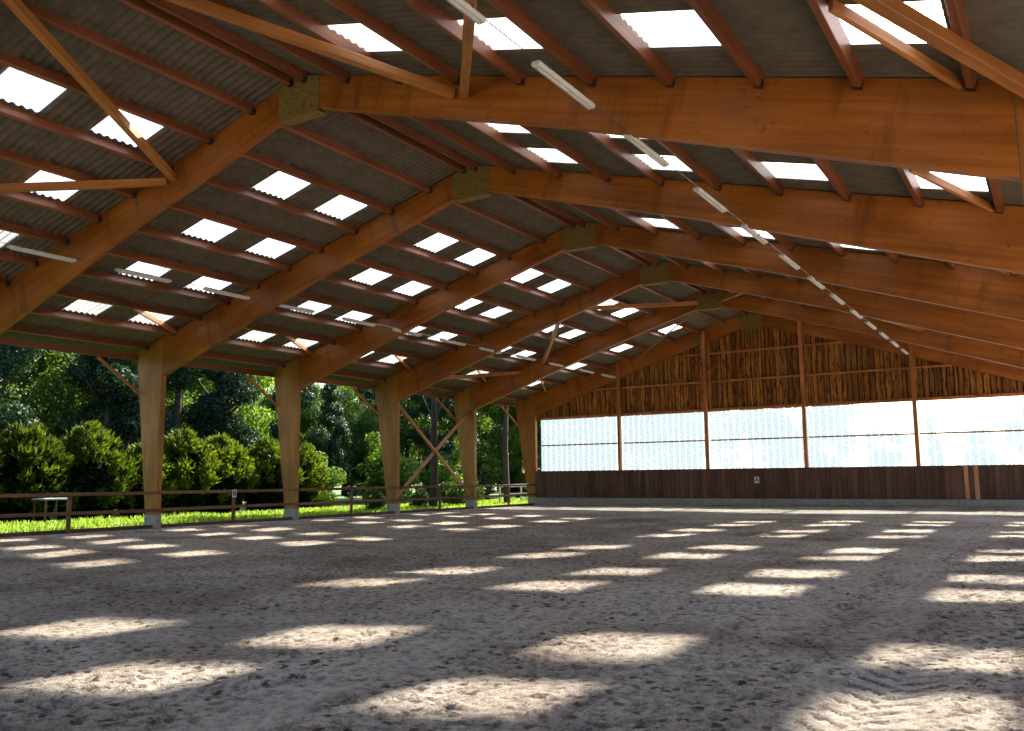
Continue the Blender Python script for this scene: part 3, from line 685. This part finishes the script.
SP = [('poplar', -27.0, 8.0, 1.0), ('broad', -31.0, 10.5, 0.95), ('fir', -27.5, 13.5, 1.05), ('broad_b', -33, 15.5, 1.0), ('poplar', -28.0, 18.0, 1.05), ('fir', -26.5, 20.4, 1.0),
      ('broad', -31.5, 23.5, 0.95), ('poplar', -27.0, 25.8, 0.95), ('broad_b', -35, 20.0, 1.1), ('fir', -27.0, 29.0, 0.70), ('broad', -36.0, 34.0, 0.72), ('poplar', -29.5, 37.0, 0.75),
      ('poplar', -28.0, 41.0, 1.0), ('broad_b', -33, 44.0, 1.0), ('broad', -28.5, 46.0, 0.95), ('poplar', -26.0, 50.0, 0.95), ('broad', -24.0, 54.0, 0.95), ('broad_b', -20.0, 58.0, 1.0),
      ('poplar', -23.5, 52.0, 0.9), ('broad', -42, 12.0, 1.2), ('broad_b', -44, 26.0, 1.1), ('broad', -45, 44.0, 0.8), ('broad', -38, 55, 1.1), ('broad_b', -30, 63, 1.2), ('broad', -18, 66, 1.1),
      ('fir', -38, 4.0, 1.1), ('broad_b', -36, 28.5, 0.75), ('broad', -24, 49, 0.75),
      ('broad_b', -30.5, 31.5, 0.72), ('fir', -33.0, 39.0, 0.85), ('broad_b', -29.0, 34.5, 0.62), ('poplar', -24.5, 57.0, 1.0), ('fir', -21.0, 52.5, 0.9), ('broad', -15.5, 57.0, 0.9), ('poplar', -24.0, 39.5, 0.85)]
for i in range(15):                                          # the far edge of the wood
    yb = 18 + i * 5.4; SP.append((('broad_b', 'broad', 'fir')[i % 3], -50 + random.uniform(-3, 3), yb, 0.92 if 45 < yb < 60 else 1.35))
for i in range(5): SP.append((('broad', 'broad_b')[i % 2], -40 + i * 7.5, 86 + 2 * (i % 2), 1.35))
WORD = {'poplar': 'slender dark poplar', 'broad': 'light green broadleaf tree', 'broad_b': 'mid green bushy tree', 'fir': 'dark bluish evergreen'}
NTH = ORD + ['fifteenth', 'sixteenth', 'seventeenth', 'eighteenth', 'nineteenth', 'twentieth', 'twenty-first', 'twenty-second']
order = {}
for kd in WORD:
    for i, q in enumerate(sorted([q for q in SP if q[0] == kd], key=lambda q: -q[2])): order[q] = i
for q in SP:
    kd, x, y, sc = q
    tree(kd, x, y, sc, f'{WORD[kd]} beyond the fence, {NTH[order[q]]} of its kind counted from the gable end', grp=f'{WORD[kd]}s beyond the fence')
for i, (x, y, sc) in enumerate(((-25.0, 43.0, 1.2), (-23.0, 36.5, 1.2), (-25.0, 32.0, 1.25), (-24.5, 25.0, 1.0))):
    tree('bush', x, y, sc, f'bright green leafy bush at the wood edge, {ORD[i]} counted from the gable end', 'bush', 'bushes at the wood edge')
for i, (x, y, sc) in enumerate(((-20.5, 35.0, 1.0), (-17.5, 28.5, 0.9), (-15.5, 27.0, 0.8), (-16.5, 24.5, 0.8), (-17.8, 22.8, 0.6), (-16.0, 20.5, 0.7))):
    tree('lowbush', x, y, sc, f'low bush on the grass by the cross bracing, {ORD[i]} from the gable end', 'bush', 'low bushes by the cross bracing')
# two bare trunks close outside
for x, y, r, lab in ((-15.2, 24.2, 0.20, 'dark bare trunk seen through the cross bracing'), (-15.6, 32.0, 0.17, 'dark bare trunk beyond the last fence bay')):
    o = empty('tall_trunk', (x, y, -0.12)); tag(o, lab, 'tree', 'trunks near the hall')
    mesh_obj('trunk', trunk_mesh(11, r, int(x * 7), 4), None, o)
    P, v = crown_points(6.5, 12, 2.4, 5000, 44, 22); mesh_obj('crown', quads_mesh('crown', leaf_quads(P, v, 0.24, 0.65, 45), M_LEAF[2]), None, o)
# trees behind the gable wall, blurred by the window panes
for kd, x, y, sc in (('fir', -15.0, 43.0, 0.62), ('poplar', -18.0, 46.0, 0.55)):
    tree(kd, x, y, sc, f'{WORD[kd]} close behind the gable wall, seen through the first window', grp='trees close behind the gable wall')
for i in range(13):                                          # hedge of trees far behind the wall
    kd = ('broad_b', 'broad', 'broad_b', 'fir')[i % 4]
    tree(kd, -14 + i * 5.0 + random.uniform(-1, 1), 86 + random.uniform(-3, 3), random.uniform(0.50, 0.78), f'{WORD[kd]} far behind the gable wall, {ORD[i]} in line from fence side', grp='line of trees far behind the gable wall')

# grass strip: blades too many to count
def grass():
    r = np.random.default_rng(8); n = 52000
    x = -13.8 - 6.6 * r.random(n) ** 1.1; y = -6 + 66 * r.random(n) ** 1.15
    far = np.clip((y + 6) / 40, 0, 1); h = r.uniform(0.10, 0.26, n) * (1 + 0.7 * vnoise(x * 0.8, y * 0.8, 20)); w = r.uniform(0.018, 0.045, n) * (1 + far)
    a = r.uniform(0, np.pi, n); lx = r.normal(0, 0.07, n); ly = r.normal(0, 0.07, n); z0 = np.full(n, -0.12)
    ux, uy = np.cos(a) * w, np.sin(a) * w
    V = np.stack([np.stack([x - ux, y - uy, z0], 1), np.stack([x + ux, y + uy, z0], 1), np.stack([x + lx + ux * .2, y + ly + uy * .2, z0 + h], 1), np.stack([x + lx - ux * .2, y + ly - uy * .2, z0 + h], 1)], 1)
    o = mesh_obj('grass', quads_mesh('grass', V, M_GRASS)); o['kind'] = 'stuff'; tag(o, 'sunlit green grass strip beyond the fence', 'grass')
grass()
# weathered table under the shrubs
t = tag(empty('garden_table', (-20.2, 7.0, -0.12)), 'pale blue-grey garden table in the shade of the shrubs', 'table')
bm = bmesh.new(); bm_box(bm, -0.45, 0.45, -0.52, 0.52, 0.95, 1.02); mesh_obj('tabletop', bm_mesh(bm, 'tabletop', M_TABLE, 0.01), None, t)
for sx in (-1, 1):
    for sy in (-1, 1):
        o = mesh_obj('leg', box_mesh('leg', 0.07, 0.07, 0.95, M_LOW, 0.005), None, t); o.location = (sx * 0.38, sy * 0.42, 0.475)
# paddock fence outside
pf = tag(empty('paddock_fence', (-16.9, 43.2, -0.12)), 'pale weathered paddock fence on the grass beyond the trunks', 'fence')
ppost = box_mesh('post', 0.10, 0.10, 1.25, M_PADD, 0.01); prail = box_mesh('rail', 0.04, 2.44, 0.13, M_PADD, 0.008)
for i in range(9):
    o = mesh_obj('post', ppost, None, pf); o.location = (0, -10 + i * 2.5, 0.60)
    if i < 8:
        for z in (1.12, 0.62): o = mesh_obj('rail', prail, None, pf); o.location = (0.075, -8.75 + i * 2.5, z)
